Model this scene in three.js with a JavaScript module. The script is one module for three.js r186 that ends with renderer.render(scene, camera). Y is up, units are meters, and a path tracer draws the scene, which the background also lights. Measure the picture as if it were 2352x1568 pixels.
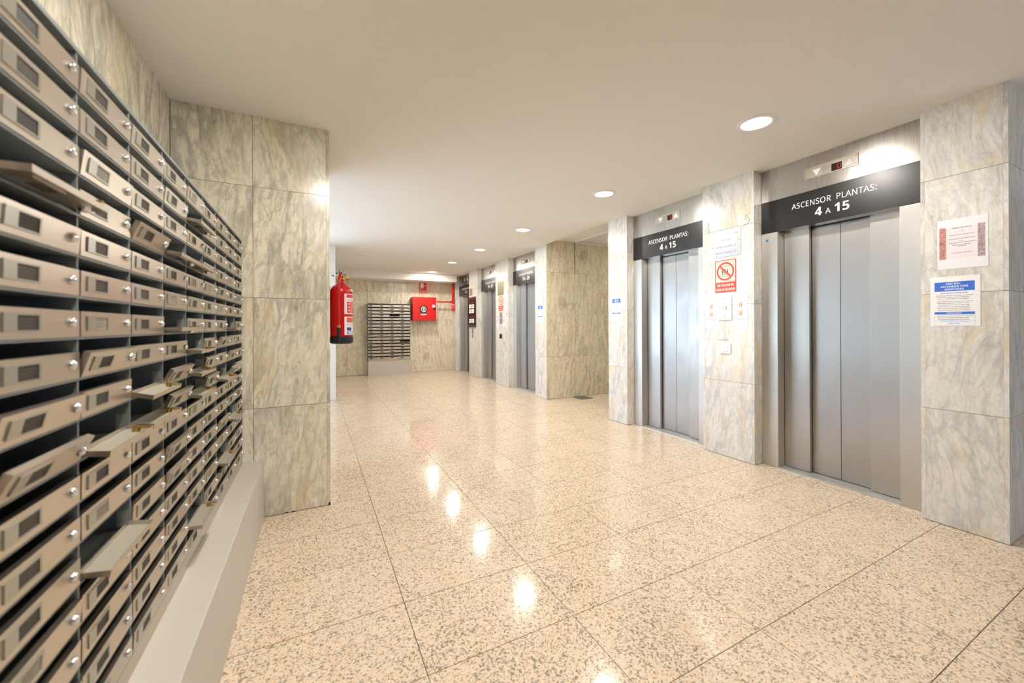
import * as THREE from 'three';
import { mergeGeometries } from 'three/addons/utils/BufferGeometryUtils.js';
import { RoundedBoxGeometry } from 'three/addons/geometries/RoundedBoxGeometry.js';
import { RectAreaLightUniformsLib } from 'three/addons/lights/RectAreaLightUniformsLib.js';
RectAreaLightUniformsLib.init();

// ------------------------------------------------------------------ camera, sky, sun, exposure
const scene = new THREE.Scene();
const W = 2352, HT = 1568, FPX = 897;
const camera = new THREE.PerspectiveCamera(2 * Math.atan(HT / 2 / FPX) * 180 / Math.PI, W / HT, 0.02, 300);
camera.position.set(0, 1.30, 0);
camera.rotation.set(0, -0.46823, -0.0039, 'YXZ');
camera.setViewOffset(W, HT, 0, 36.5, W, HT);
camera.focus = 4.5;
camera.userData.fStop = 2.5;
const renderer = new THREE.WebGLRenderer({ antialias: true });
renderer.toneMapping = THREE.LinearToneMapping;
renderer.toneMappingExposure = 1.1;
renderer.shadowMap.enabled = true;

scene.background = new THREE.Color().setRGB(4.6, 5.5, 7.0);       // bright hazy daylight
const sun = new THREE.DirectionalLight(new THREE.Color().setRGB(0.88, 0.96, 1), 47);
sun.position.set(4, 30, -42); sun.target.position.set(-4, 0, -9);
sun.castShadow = true; sun.shadow.mapSize.set(2048, 2048);
Object.assign(sun.shadow.camera, { left: -40, right: 40, top: 40, bottom: -40, near: 1, far: 120 });
scene.add(sun, sun.target);
const LAMP_COLOR = new THREE.Color().setRGB(1.0, 0.945, 0.855), LAMP_LEVEL = 272;

// ------------------------------------------------------------------ measures (metres; D = depth along the hall = -z)
const H = 2.7236, XR = 3.63, XS = 3.745;           // ceiling, lift wall face, steel face
const ROWS = [0.004, 0.745, 1.495, 2.245, H];

// ------------------------------------------------------------------ helpers
let seed = 7;
const rnd = () => { seed = (seed * 1664525 + 1013904223) >>> 0; return seed / 4294967296; };
const rr = (a, b) => a + (b - a) * rnd();
const used = new Map();
function numbered(name) { const n = used.get(name) ?? 0; used.set(name, n + 1); return n ? name + '_' + String(n).padStart(3, '0') : name; }
function metricUV(g, ou = 0, ov = 0, s = 1, flip = false) {
  const p = g.attributes.position, n = g.attributes.normal, uv = new Float32Array(p.count * 2);
  for (let i = 0; i < p.count; i++) {
    const ax = Math.abs(n.getX(i)), ay = Math.abs(n.getY(i)), az = Math.abs(n.getZ(i));
    let u, v;
    if (ay > ax && ay > az) { u = p.getX(i); v = p.getZ(i); } else if (ax > az) { u = p.getZ(i); v = p.getY(i); } else { u = p.getX(i); v = p.getY(i); }
    uv[2 * i] = (flip ? -u : u) * s + ou; uv[2 * i + 1] = v * s + ov;
  }
  g.setAttribute('uv', new THREE.BufferAttribute(uv, 2));
  return g;
}
// box between x0..x1, y0..y1, and depths d0..d1 (d grows away from the camera)
function boxD(x0, x1, y0, y1, d0, d1) {
  const g = new THREE.BoxGeometry(Math.abs(x1 - x0), Math.abs(y1 - y0), Math.abs(d1 - d0));
  g.translate((x0 + x1) / 2, (y0 + y1) / 2, -(d0 + d1) / 2);
  return g;
}
function bx(w, h, d, x = 0, y = 0, z = 0) { const g = new THREE.BoxGeometry(w, h, d); g.translate(x, y, z); return g; }
function rb(w, h, d, r, x = 0, y = 0, z = 0, seg = 2) { const g = new RoundedBoxGeometry(w, h, d, seg, r); g.translate(x, y, z); return g; }
function cyl(r, len, x, y, z, axis = 'y', seg = 20, r2 = r) {
  const g = new THREE.CylinderGeometry(r2, r, len, seg);
  if (axis === 'z') g.rotateX(Math.PI / 2); if (axis === 'x') g.rotateZ(Math.PI / 2);
  g.translate(x, y, z); return g;
}
const flat = (g) => { const q = g.index ? g.toNonIndexed() : g; for (const k of Object.keys(q.attributes)) if (!['position', 'normal', 'uv'].includes(k)) q.deleteAttribute(k); return q; };
const merge = (gs) => gs.length === 1 ? gs[0] : mergeGeometries(gs.map(flat));
function obj(name, geo, mat, parent) {
  const m = new THREE.Mesh(Array.isArray(geo) ? merge(geo) : geo, mat);
  m.castShadow = m.receiveShadow = true;
  if (parent) { m.name = name; parent.add(m); } else { m.name = numbered(name); scene.add(m); }
  return m;
}
function thing(name, label, category, x = 0, y = 0, z = 0, turn = 0, group) {
  const o = new THREE.Group(); o.name = numbered(name); scene.add(o); o.position.set(x, y, z); o.rotation.y = turn;
  o.userData = { label, category }; if (group) o.userData.group = group;
  return o;
}
function tag(o, label, category, group) { o.userData = { label, category }; if (group) o.userData.group = group; return o; }
function struct(name, label) { const o = new THREE.Group(); o.name = numbered(name); o.userData = { kind: 'structure', label }; scene.add(o); return o; }
const RIGHT = -Math.PI / 2, LEFT = Math.PI / 2;     // turn of things on the lift wall / on the left wall

// ------------------------------------------------------------------ noise
const HASH = new Float32Array(65536); for (let i = 0; i < 65536; i++) HASH[i] = rnd();
const hsh = (x, y) => HASH[((x * 73856093) ^ (y * 19349663)) & 65535];
function vn(x, y) {
  const xi = Math.floor(x), yi = Math.floor(y); let fx = x - xi, fy = y - yi; fx = fx * fx * (3 - 2 * fx); fy = fy * fy * (3 - 2 * fy);
  const a = hsh(xi, yi), b = hsh(xi + 1, yi), c = hsh(xi, yi + 1), d = hsh(xi + 1, yi + 1);
  return a + (b - a) * fx + (c - a) * fy + (a - b - c + d) * fx * fy;
}
const fbm = (x, y, o) => { let s = 0, a = 0.5, t = 0; for (let i = 0; i < o; i++) { s += a * vn(x, y); t += a; a *= 0.5; x = x * 2.03 + 17.3; y = y * 2.03 + 5.1; } return s / t; };
const sst = (a, b, x) => { x = Math.min(1, Math.max(0, (x - a) / (b - a))); return x * x * (3 - 2 * x); };
function tex(size, f, srgb = true, wrap = THREE.MirroredRepeatWrapping) {
  const d = new Uint8Array(size * size * 4), c = [0, 0, 0];
  for (let y = 0, i = 0; y < size; y++) for (let x = 0; x < size; x++, i += 4) { f(x / size, y / size, c); d[i] = c[0]; d[i + 1] = c[1]; d[i + 2] = c[2]; d[i + 3] = 255; }
  const t = new THREE.DataTexture(d, size, size); t.wrapS = t.wrapT = wrap; t.magFilter = THREE.LinearFilter; t.minFilter = THREE.LinearMipmapLinearFilter; t.generateMipmaps = true;
  if (srgb) t.colorSpace = THREE.SRGBColorSpace; t.needsUpdate = true; return t;
}
const mixc = (c, k, r, g, b) => { c[0] += (r - c[0]) * k; c[1] += (g - c[1]) * k; c[2] += (b - c[2]) * k; };
// marble: 2 m of stone; pale upright lozenges in a net of grey clouding, thin brown veins, ochre stains
function marbleTex(o, base, grey, vein, ochre, kGrey, kVein, kOchre, fq) {
  return tex(1024, (u, v, c) => {
    const x = u * 2, y = v * 2, wx = fbm(x * 5 + o, y * 2.6, 3) - 0.5, wy = fbm(x * 6 + 40 + o, y * 3, 2) - 0.5;
    const X = (x + wx * 0.10 + y * 0.12) * fq, Y = (y + wy * 0.14) * fq;
    const dA = Math.abs(fbm(X * 9 + 200 + o, Y * 2.1 + o, 4) - 0.5), dB = Math.abs(fbm(X * 21 + 300 + o, Y * 6.5, 4) - 0.5);
    const cloud = fbm(x * 3.2 + o, y * 2.0 + o, 3), mott = fbm(X * 44 + o, Y * 17, 3), fine = fbm(X * 130, Y * 50 + o, 2);
    const area = sst(0.34, 0.62, cloud);
    c[0] = base[0]; c[1] = base[1]; c[2] = base[2];
    mixc(c, kGrey * (0.30 + 0.70 * area) * (1 - sst(0.0, 0.13, dA)), ...grey);
    mixc(c, 0.75 * kGrey * (0.25 + 0.75 * area) * (1 - sst(0.0, 0.10, dB)), ...grey);
    mixc(c, 0.45 * kGrey * sst(0.46, 0.72, mott), grey[0] - 6, grey[1] - 6, grey[2] - 6);
    mixc(c, 0.55 * kGrey * sst(0.52, 0.74, fbm(X * 34 + 60, Y * 4.2 + o, 4)), grey[0] - 10, grey[1] - 10, grey[2] - 12);
    mixc(c, kOchre * sst(0.55, 0.74, fbm(X * 6 + 90 + o, Y * 2.6 + 9, 4)), ...ochre);
    const brk = sst(0.46, 0.66, fbm(x * 7 + 7, y * 4.4 + o, 3)), brk2 = sst(0.5, 0.72, fbm(x * 9 + 70, y * 6 + o, 3));
    mixc(c, kVein * brk * (1 - sst(0.0, 0.010, dA)), ...vein);
    mixc(c, kVein * 0.7 * brk2 * (1 - sst(0.0, 0.010, dB)), ...vein);
    const k = (fine - 0.5) * 20; c[0] += k; c[1] += k; c[2] += k;
    for (let j = 0; j < 3; j++) c[j] = Math.max(0, Math.min(255, c[j]));
  });
}
const T = {
  marbleCream: marbleTex(3, [232, 225, 205], [166, 163, 152], [124, 112, 84], [212, 188, 136], 0.56, 0.42, 0.25, 1.2),
  marbleWarm: marbleTex(29, [234, 225, 202], [176, 169, 150], [126, 112, 82], [216, 190, 138], 0.52, 0.45, 0.3, 1.15),
  marbleWhite: marbleTex(61, [229, 227, 223], [180, 181, 182], [156, 136, 106], [222, 202, 160], 0.42, 0.32, 0.36, 1.35),
};
const grain = (x, y) => {                             // 0..1 amount of dark mineral at x, y (millimetres)
  const wx = (vn(x / 7, y / 7 + 50) - 0.5) * 8, wy = (vn(x / 7 + 90, y / 7) - 0.5) * 8;
  const g = 0.6 * vn((x + wx) / 6.2, (y + wy) / 6.2) + 0.4 * vn((x - wy) / 3.0 + 31, (y + wx) / 3.0);
  return g - (fbm(x / 240 + 5, y / 240, 2) - 0.5) * 0.10;
};
T.granite = tex(2048, (u, v, c) => {
  const x = u * 2200, y = v * 2200, g = grain(x, y), q = vn(x / 6 + 400, y / 6 + 71), f = vn(x / 1.8, y / 1.8), t = 0.545;
  c[0] = 226; c[1] = 206; c[2] = 183;
  mixc(c, 0.55 * sst(0.5, 0.8, q), 232, 218, 198);
  mixc(c, 0.40 * sst(0.58, 0.78, vn(x / 11 + 700, y / 11)), 216, 186, 154);
  mixc(c, 0.60 * sst(t - 0.01, t + 0.12, g), 142, 132, 114);
  mixc(c, 0.4 * sst(t + 0.12, t + 0.22, g), 98, 94, 84);
  const k = (f - 0.5) * 14; c[0] += k; c[1] += k; c[2] += k;
  for (let j = 0; j < 3; j++) c[j] = Math.max(0, Math.min(255, c[j]));
});
// the polish differs from mineral to mineral
T.polish = tex(1024, (u, v, c) => { const x = u * 2200, y = v * 2200, k = vn(x / 5 + 11, y / 5) ; c[0] = c[1] = c[2] = 255 * (0.06 + 0.30 * sst(0.5, 0.95, k) + 0.04 * vn(x / 40, y / 40)); }, false);
// brushed steel: fine lines along v
T.brush = tex(512, (u, v, c) => { const k = 128 + 22 * (vn(u * 900, v * 14) - 0.5) + 12 * (vn(u * 300 + 9, v * 5) - 0.5) + 34 * (fbm(u * 6, v * 6, 3) - 0.5); c[0] = c[1] = c[2] = Math.max(0, Math.min(255, k)); }, false);
T.plaster = tex(512, (u, v, c) => { const k = 128 + 50 * (fbm(u * 40, v * 40, 3) - 0.5) + 36 * (fbm(u * 6, v * 6, 2) - 0.5); c[0] = c[1] = c[2] = k; }, false);

// ------------------------------------------------------------------ materials
const std = (o) => new THREE.MeshStandardMaterial(o), rgb = (r, g, b) => new THREE.Color().setRGB(r / 255, g / 255, b / 255, THREE.SRGBColorSpace);
const M = {
  cream: std({ map: T.marbleCream, roughness: 0.22 }), warm: std({ map: T.marbleWarm, roughness: 0.22 }), white: std({ map: T.marbleWhite, roughness: 0.22 }),
  grout: std({ color: rgb(186, 176, 152), roughness: 0.9 }),
  granite: new THREE.MeshPhysicalMaterial({ map: T.granite, roughness: 1, roughnessMap: T.polish, specularIntensity: 0.9 }), floorJoint: std({ color: rgb(104, 84, 58), roughness: 0.9 }),
  ceiling: std({ color: rgb(238, 235, 230), roughness: 0.9, bumpMap: T.plaster, bumpScale: 0.0008 }),
  passageCeiling: std({ color: rgb(226, 224, 218), roughness: 0.85 }),
  paintWhite: std({ color: rgb(238, 238, 240), roughness: 0.5 }),
  render: std({ color: rgb(176, 168, 154), roughness: 0.95 }),
  steel: new THREE.MeshPhysicalMaterial({ color: rgb(192, 191, 190), metalness: 1, roughness: 0.86, roughnessMap: T.brush, anisotropy: 0.85 }),
  steelHead: new THREE.MeshPhysicalMaterial({ color: rgb(186, 183, 180), metalness: 1, roughness: 0.56, roughnessMap: T.brush, anisotropy: 0.45, anisotropyRotation: Math.PI / 2 }),
  alu: std({ color: rgb(206, 206, 202), metalness: 0.8, roughness: 0.42 }),
  boxSteel: std({ color: rgb(206, 196, 184), metalness: 1, roughness: 0.31 }),
  tray: std({ color: rgb(176, 172, 156), metalness: 0.35, roughness: 0.5 }),
  carcass: std({ color: rgb(122, 129, 132), metalness: 0.15, roughness: 0.5 }),
  
  plinth: std({ color: rgb(196, 190, 182), roughness: 0.42 }),
  chrome: std({ color: rgb(225, 226, 230), metalness: 1, roughness: 0.13 }),
  plateRim: std({ color: rgb(172, 172, 164), metalness: 0.8, roughness: 0.3 }),
  brass: std({ color: rgb(190, 156, 84), metalness: 1, roughness: 0.3 }),
  black: std({ color: rgb(24, 24, 26), roughness: 0.45 }), blackGloss: std({ color: rgb(26, 22, 22), roughness: 0.15 }),
  signBlack: std({ color: rgb(29, 27, 29), roughness: 0.3 }),
  platePanel: std({ color: rgb(178, 170, 158), metalness: 0.85, roughness: 0.45 }), lever: std({ color: rgb(92, 94, 96), metalness: 0.6, roughness: 0.4 }),
  red: std({ color: rgb(188, 14, 12), roughness: 0.28 }), redCab: std({ color: rgb(202, 22, 15), roughness: 0.35 }), pink: std({ color: rgb(228, 74, 84), roughness: 0.5 }),
  green: std({ color: rgb(20, 120, 70), roughness: 0.5 }),
  paper: std({ color: rgb(232, 233, 242), roughness: 0.55 }),
  whitePlastic: std({ color: rgb(232, 234, 238), roughness: 0.35 }),
  led: std({ color: rgb(30, 4, 6), emissive: new THREE.Color().setRGB(1.0, 0.03, 0.03), emissiveIntensity: 1.1 }),
  ledPanel: std({ color: rgb(18, 4, 6), roughness: 0.25 }),
  lampFace: std({ color: rgb(255, 255, 255), emissive: new THREE.Color().setRGB(1, 0.95, 0.86), emissiveIntensity: 3.2 }),
  lampOff: std({ color: rgb(222, 220, 216), roughness: 0.4 }),
  glass: new THREE.MeshPhysicalMaterial({ color: 0xffffff, transmission: 1, thickness: 0, roughness: 0, ior: 1.5 }),
  pavement: std({ color: rgb(204, 208, 216), roughness: 0.95 }), grass: std({ color: rgb(96, 128, 62), roughness: 1 }), hedge: std({ color: rgb(70, 92, 52), roughness: 1 }),
  crack: std({ color: rgb(120, 110, 92), roughness: 0.9 }), dark: std({ color: rgb(30, 27, 24), roughness: 0.9 }),
  envelope: std({ color: rgb(228, 226, 220), roughness: 0.8 }), envelopeRed: std({ color: rgb(150, 34, 40), roughness: 0.7 }),
};

M.steelB = M.steel.clone(); M.steelB.color = rgb(212, 211, 209); M.steelA = M.steel.clone(); M.steelA.color = rgb(184, 183, 183);  // shading put into colour: jambs brighter as if lit, recessed door panels darker
// ------------------------------------------------------------------ floor
{
  const f = struct('floor', 'polished pink-beige granite floor of large tiles');
  obj('slab', boxD(-1.2, 8.4, -0.14, -0.006, -3.2, 11.4), M.floorJoint, f);
  const gx = 0.658, gd = 0.430, g = 0.0016;
  const tiles = new Map();
  for (let i = -2; i < 8; i++) for (let j = -5; j < 24; j++) {
    const x0 = i === -1 ? -0.33 : 0.372 + i * gx, d0 = 1.01 + j * gd; let x1 = 0.372 + (i + 1) * gx - (i === -2 ? 0.044 : 0), d1 = d0 + gd;
    if (x0 > 3.7 && !(d1 > 4.1 && d0 < 5.9) && d0 > 0.75) continue;
    if (x0 < -0.5 && d1 > 3.2) continue;
    const t = boxD(x0 + g, x1 - g, -0.02, (rnd() - 0.5) * 0.0003, d0 + g, d1 - g);
    if (d0 > -0.9) obj('floor_tile', metricUV(t, rnd(), rnd(), 1 / 2.2, rnd() < 0.5), M.granite, f);
    else { const k = 'rest'; if (!tiles.has(k)) tiles.set(k, []); tiles.get(k).push(metricUV(t, rnd(), rnd(), 1 / 2.2)); }
  }
  tiles.get('rest').push(metricUV(boxD(-1.0, 7.4, -0.02, 0, -3.0, 1.01 - 5 * gd - 0.002), 0, 0, 1 / 2.2), metricUV(boxD(5.64, 7.4, -0.02, 0, -1.1, 0.72), 0, 0, 1 / 2.2));
  const rest = obj('floor_tile_rest', tiles.get('rest'), M.granite, f); rest.userData.kind = 'stuff';
}
// ------------------------------------------------------------------ ceilings and roof
{
  const c = struct('ceiling', 'smooth white plaster ceiling of the lift hall');
  obj('ceiling_board', [boxD(-1.05, XR, H, H + 0.12, -3.1, 11.3), boxD(XR, 4.2, H, H + 0.12, 0.727, 4.22), boxD(XR, 4.2, H, H + 0.12, 5.853, 11.3), boxD(XR, 7.4, H, H + 0.12, -3.1, 0.727)].map((g) => metricUV(g, 0, 0, 0.5)), M.ceiling, c);
  const p = struct('ceiling', 'raised plaster and panel ceiling over the side passage');
  obj('plaster_strip', boxD(XR, 4.22, 2.81, 2.90, 4.2, 5.86), M.ceiling, p);
  obj('ceiling_panel', boxD(4.235, 6.7, 2.825, 2.9, 4.2, 5.86), M.passageCeiling, p);
  obj('cable_trunk', boxD(4.215, 4.24, 2.80, 2.83, 4.2, 5.82), M.paintWhite, p);
  obj('edge_profile', boxD(4.25, 6.7, 2.795, 2.822, 5.80, 5.832), M.paintWhite, p);
  const r = struct('roof', 'flat roof slab over the hall');
  obj('roof_slab', boxD(-7.4, 8.6, 2.95, 3.25, -3.4, 11.6), M.render, r);
}
// ------------------------------------------------------------------ marble cladding
function clad(parent, x0, x1, y0, y1, d0, d1, m) {
  const g = metricUV(boxD(x0, x1, y0, y1, d0, d1), 0, 0, 0.5, rnd() < 0.5), uv = g.attributes.uv;
  // every panel is cut from its own place in the 2 m of stone, face by face
  for (let f = 0; f < 6; f++) {
    const lo = [1e9, 1e9], hi = [-1e9, -1e9];
    for (let i = f * 4; i < f * 4 + 4; i++) for (const k of [0, 1]) { const q = uv.array[2 * i + k]; lo[k] = Math.min(lo[k], q); hi[k] = Math.max(hi[k], q); }
    const o = [0, 1].map((k) => rnd() * Math.max(0, 1 - (hi[k] - lo[k])) - lo[k]);
    for (let i = f * 4; i < f * 4 + 4; i++) for (const k of [0, 1]) uv.array[2 * i + k] += o[k];
  }
  return obj('marble_panel', g, m, parent);
}
const J = 0.0012;
function rows(fn, top = H) { for (let r = 0; r < 4; r++) fn(ROWS[r] + (r ? J : 0), Math.min(top, ROWS[r + 1]) - (r < 3 ? J : 0)); }
// left wall behind the mailboxes
{
  const w = struct('wall_left', 'cream marble wall above the long bank of mailboxes');
  obj('core', boxD(-1.02, -0.823, 0, 2.95, -3.2, 3.16), M.grout, w);
  const cuts = [3.135, 2.67, 2.02, 1.37, 0.72, 0.07, -0.58, -1.3, -2.1, -3.0];
  for (let i = 0; i < cuts.length - 1; i++) rows((y0, y1) => clad(w, -0.822, -0.802, y0, y1, cuts[i + 1] + J, cuts[i] - J, M.cream));
}
// end wall beside the mailboxes, with the extinguisher on its far side
{
  const w = struct('wall_middle', 'cream marble end wall next to the near mailboxes');
  obj('core', boxD(-1.0, 0.078, 0, 2.95, 3.161, 4.03), M.grout, w);
  rows((y0, y1) => {
    clad(w, -0.80, -0.369 - J, y0, y1, 3.139, 3.16, M.cream);
    clad(w, -0.369 + J, 0.078, y0, y1, 3.139, 3.16, M.cream);
    clad(w, 0.079, 0.10, y0, y1, 3.141, 3.60, M.cream);
    clad(w, 0.079, 0.10, y0, y1, 3.602, 4.03, M.cream);
  });
  clad(w, -1.0, 0.10, 0, H, 4.031, 4.05, M.cream);
  obj('chipped_edge', [boxD(-0.185, -0.168, 0.0, 0.007, 3.1386, 3.15), boxD(-0.15, -0.125, 0.0, 0.006, 3.1386, 3.15), boxD(0.088, 0.1003, 0.0, 0.02, 3.1386, 3.15)], M.dark, w);
}
// pillars of the lift wall
function pillar(d0, d1, m, label, near = true) {
  const w = struct('pillar', label);
  obj('core', boxD(XR + 0.021, 4.0, 0, 2.95, d0 + 0.0205, d1 - 0.0205), M.grout, w);
  rows((y0, y1) => {
    clad(w, XR, XR + 0.02, y0, y1, d0 + 0.0205, d1 - 0.0205, m);
    if (near) clad(w, XR, near === true ? 3.90 : near, y0, y1, d0, d0 + 0.02, m);
    clad(w, XR, 3.90, y0, y1, d1 - 0.02, d1, m);
  });
  return w;
}
const pR = pillar(0.727, 1.10, M.white, 'white marble pillar right of the nearest lift, two notices on it', false);
{ const cuts = [XR, 4.22, 4.81, 5.4, 5.99, 6.58, 7.2]; for (let i = 0; i < cuts.length - 1; i++) rows((y0, y1) => clad(pR, cuts[i] + (i ? J : 0), cuts[i + 1] - J, y0, y1, 0.727, 0.747, M.white)); obj('core', boxD(4.0, 7.2, 0, 2.95, 0.748, 0.95), M.grout, pR); }
pillar(2.213, 2.746, M.white, 'white marble pillar between the two nearest lifts, with the red sign');
pillar(3.86, 4.22, M.white, 'narrow white marble pillar at the near corner of the side passage');
pillar(5.831, 6.231, M.white, 'white marble pillar at the far corner of the side passage', false);
pillar(7.343, 7.989, M.white, 'white marble pillar between the second and third far lifts');
pillar(9.093, 9.67, M.white, 'white marble pillar with the dark directory panel');
pillar(10.78, 11.06, M.white, 'thin marble pillar in the far right corner');
{
  const w = struct('wall_passage', 'yellowish marble wall of the side passage');
  obj('core', boxD(4.0, 6.8, 0, 2.95, 5.852, 6.05), M.grout, w);
  obj('expansion_joint', boxD(4.226, 4.244, 2.247, 2.81, 5.845, 5.851), M.dark, w);
  const cuts = [XR, 4.235, 4.836, 5.43, 6.02, 6.6];
  for (let i = 0; i < cuts.length - 1; i++) for (let r = 0; r < 4; r++) {
    const gap = r === 3 && i < 2 ? 0.008 : J, top = i ? 2.797 : 2.808;
    clad(w, cuts[i] + (i ? (i === 1 ? gap : J) : 0), cuts[i + 1] - (i === 0 ? gap : J), ROWS[r] + (r ? J : 0), r === 3 ? top : ROWS[r + 1] - J, 5.831, 5.8505, M.warm);
  }
  obj('core', boxD(6.6, 6.8, 0, 2.95, 4.0, 6.05), M.render, w);
  obj('core', boxD(4.0, 6.8, 0, 2.95, 4.0, 4.2), M.render, w);
}
{
  const w = struct('wall_right', 'lift shaft wall behind the lift fronts');
  obj('core', [boxD(4.0, 4.15, 0, 2.95, 0.75, 4.2), boxD(4.0, 4.15, 0, 2.95, 5.86, 11.3)], M.render, w);
}
{
  const w = struct('wall_back', 'cream marble back wall with red fire cabinet');
  obj('core', boxD(-0.2, 4.1, 0, 2.95, 11.071, 11.3), M.grout, w);
  const cuts = [-0.1, 0.30, 0.76, 1.257, 1.788, 2.28, 2.756, 3.26, 3.68];
  for (let i = 0; i < cuts.length - 1; i++) rows((y0, y1) => clad(w, cuts[i] + J, cuts[i + 1] - J, y0, y1, 11.05, 11.07, M.warm));
  const b = struct('trim_1', 'white plaster bulkhead across the top of the back wall');
  obj('bulkhead', boxD(-0.1, 3.56, 2.525, H, 10.45, 11.05), M.ceiling, b);
}
{
  const w = struct('wall_left_far', 'white wall beyond the glazed entrance');
  obj('core', [boxD(0.06, 0.25, 0, 2.95, 7.60, 11.1), boxD(-0.36, 0.06, 0, 2.95, 7.565, 7.75)], M.paintWhite, w);
  const t = struct('trim_2', 'white post at the end of the glazed entrance');
  obj('post', rb(0.20, H, 0.10, 0.004, 0.234, H / 2, -7.61), M.paintWhite, t);
}
// glazed entrance on the left, out of sight behind the end wall
{
  const w = struct('window_1', 'glazed entrance front with white frames');
  const x = -0.29, cuts = [4.05, 4.95, 5.80, 6.65, 7.56];
  const fr = [boxD(x, x + 0.06, 2.67, H, 4.05, 7.56), boxD(x, x + 0.06, 0, 0.05, 4.05, 7.56)];
  cuts.forEach((d) => fr.push(boxD(x, x + 0.06, 0.05, 2.67, Math.max(4.05, d - 0.02), Math.min(7.56, d + 0.02))));
  obj('window_frame', fr, M.paintWhite, w);
  for (let i = 0; i < 4; i++) { const g = new THREE.PlaneGeometry(cuts[i + 1] - cuts[i] - 0.04, 2.62); g.rotateY(Math.PI / 2); g.translate(x + 0.03, 1.36, -(cuts[i] + cuts[i + 1]) / 2); obj('pane', g, M.glass, w); }
}
// the hall behind the camera
{
  const w = struct('wall_rear', 'plaster wall behind the viewer');
  obj('core', [boxD(-1.0, 5.57, 0, 2.95, -3.2, -3.0), boxD(6.9, 7.4, 0, 2.95, -3.2, -3.0), boxD(5.57, 6.9, 2.5, 2.95, -3.2, -3.0)], M.render, w);
  obj('side_wall', boxD(7.2, 7.4, 0, 2.95, -3.2, 0.95), M.render, w);
  const v = struct('window_2', 'glazed rear door of the hall');
  obj('window_frame', [boxD(6.84, 6.9, 0, 2.5, -3.12, -3.06), boxD(5.57, 5.63, 0, 2.5, -3.12, -3.06), boxD(5.63, 6.84, 2.44, 2.5, -3.12, -3.06)], M.alu, v);
  for (const [a, b] of [[5.63, 6.84]]) { const g = new THREE.PlaneGeometry(b - a, 2.44); g.translate((a + b) / 2, 1.22, 3.09); obj('pane', g, M.glass, v); }
}
// outside
{
  const w = struct('wall_outside', 'rendered outer wall of the projecting wing');
  obj('core', boxD(-7.4, -1.0, 0, 2.95, 3.80, 4.04), M.render, w);
  const g = struct('ground', 'pale paved forecourt with a lawn beyond');
  obj('paving', [boxD(-14, 0.10, -0.16, -0.03, -8, 30), boxD(0.10, 9, -0.16, -0.03, 11.6, 30), boxD(-1.2, 9, -0.16, -0.03, -16, -3.2)], M.pavement, g);
  obj('lawn', boxD(-70, -14, -0.16, -0.02, -40, 80), M.grass, g);
}

// ------------------------------------------------------------------ downlights
const ringG = (() => { const p = [[0.094, -0.002], [0.098, -0.010], [0.112, -0.009], [0.119, -0.004], [0.120, 0]].map(([a, b]) => new THREE.Vector2(a, b)); return new THREE.LatheGeometry(p, 40); })();
const faceG = new THREE.CylinderGeometry(0.0945, 0.0945, 0.003, 40);
function downlight(x, d, label, lit = true, y = H) {
  const t = thing('downlight', label, 'ceiling light', x, y, -d, 0, lit ? 'lit round downlights along the lifts' : 'unlit round downlights');
  obj('trim_ring', ringG, M.paintWhite, t);
  obj('diffuser', faceG, lit ? M.lampFace : M.lampOff, t).position.y = -0.004;
  if (lit) { const l = new THREE.RectAreaLight(LAMP_COLOR, LAMP_LEVEL, 0.168, 0.168); l.name = 'downlight_lamp'; l.position.set(0, -0.013, 0); l.rotation.x = -Math.PI / 2; t.add(l); }
}
downlight(2.785, 1.68, 'round lit downlight nearest the camera, largest in the photo, left of the nearest lift');
downlight(2.80, 3.321, 'round lit downlight second from the camera, above the second lift');
downlight(2.773, 5.105, 'round lit downlight third from the camera, level with the side passage');
downlight(2.768, 6.787, 'round lit downlight fourth from the camera, before the far lifts');
downlight(2.769, 8.432, 'round lit downlight fifth from the camera, by the middle far lift');
downlight(2.757, 10.079, 'round lit downlight farthest from the camera, close to the bulkhead');
downlight(0.10, 1.70, 'round lit downlight above the mailboxes, just over the top edge of the photo');
downlight(0.10, 0.02, 'round lit downlight over the camera');
downlight(6.3, 5.3, 'round lit downlight in the side passage behind the narrow pillar', true, 2.825);
downlight(0.807, 8.351, 'unlit round downlight near the white post', false);
downlight(0.70, 10.10, 'unlit round downlight close to the bulkhead, dark', false);

// ------------------------------------------------------------------ prints
function canvas(w, h, draw) {
  const c = document.createElement('canvas'); c.width = w; c.height = h; const x = c.getContext('2d'); draw(x, w, h);
  const t = new THREE.CanvasTexture(c); t.colorSpace = THREE.SRGBColorSpace; t.magFilter = THREE.LinearFilter; return t;
}
const print = (t, rough = 0.5) => std({ map: t, roughness: rough });
function text(x, s, px, py, size, color, weight = '', align = 'center', width) {
  x.fillStyle = color; x.font = `${weight} ${size}px sans-serif`; x.textAlign = align; x.textBaseline = 'alphabetic';
  if (width) { const k = width / x.measureText(s).width; x.save(); x.translate(px, py); x.scale(k, 1); x.fillText(s, 0, 0); x.restore(); } else x.fillText(s, px, py);
}
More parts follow.
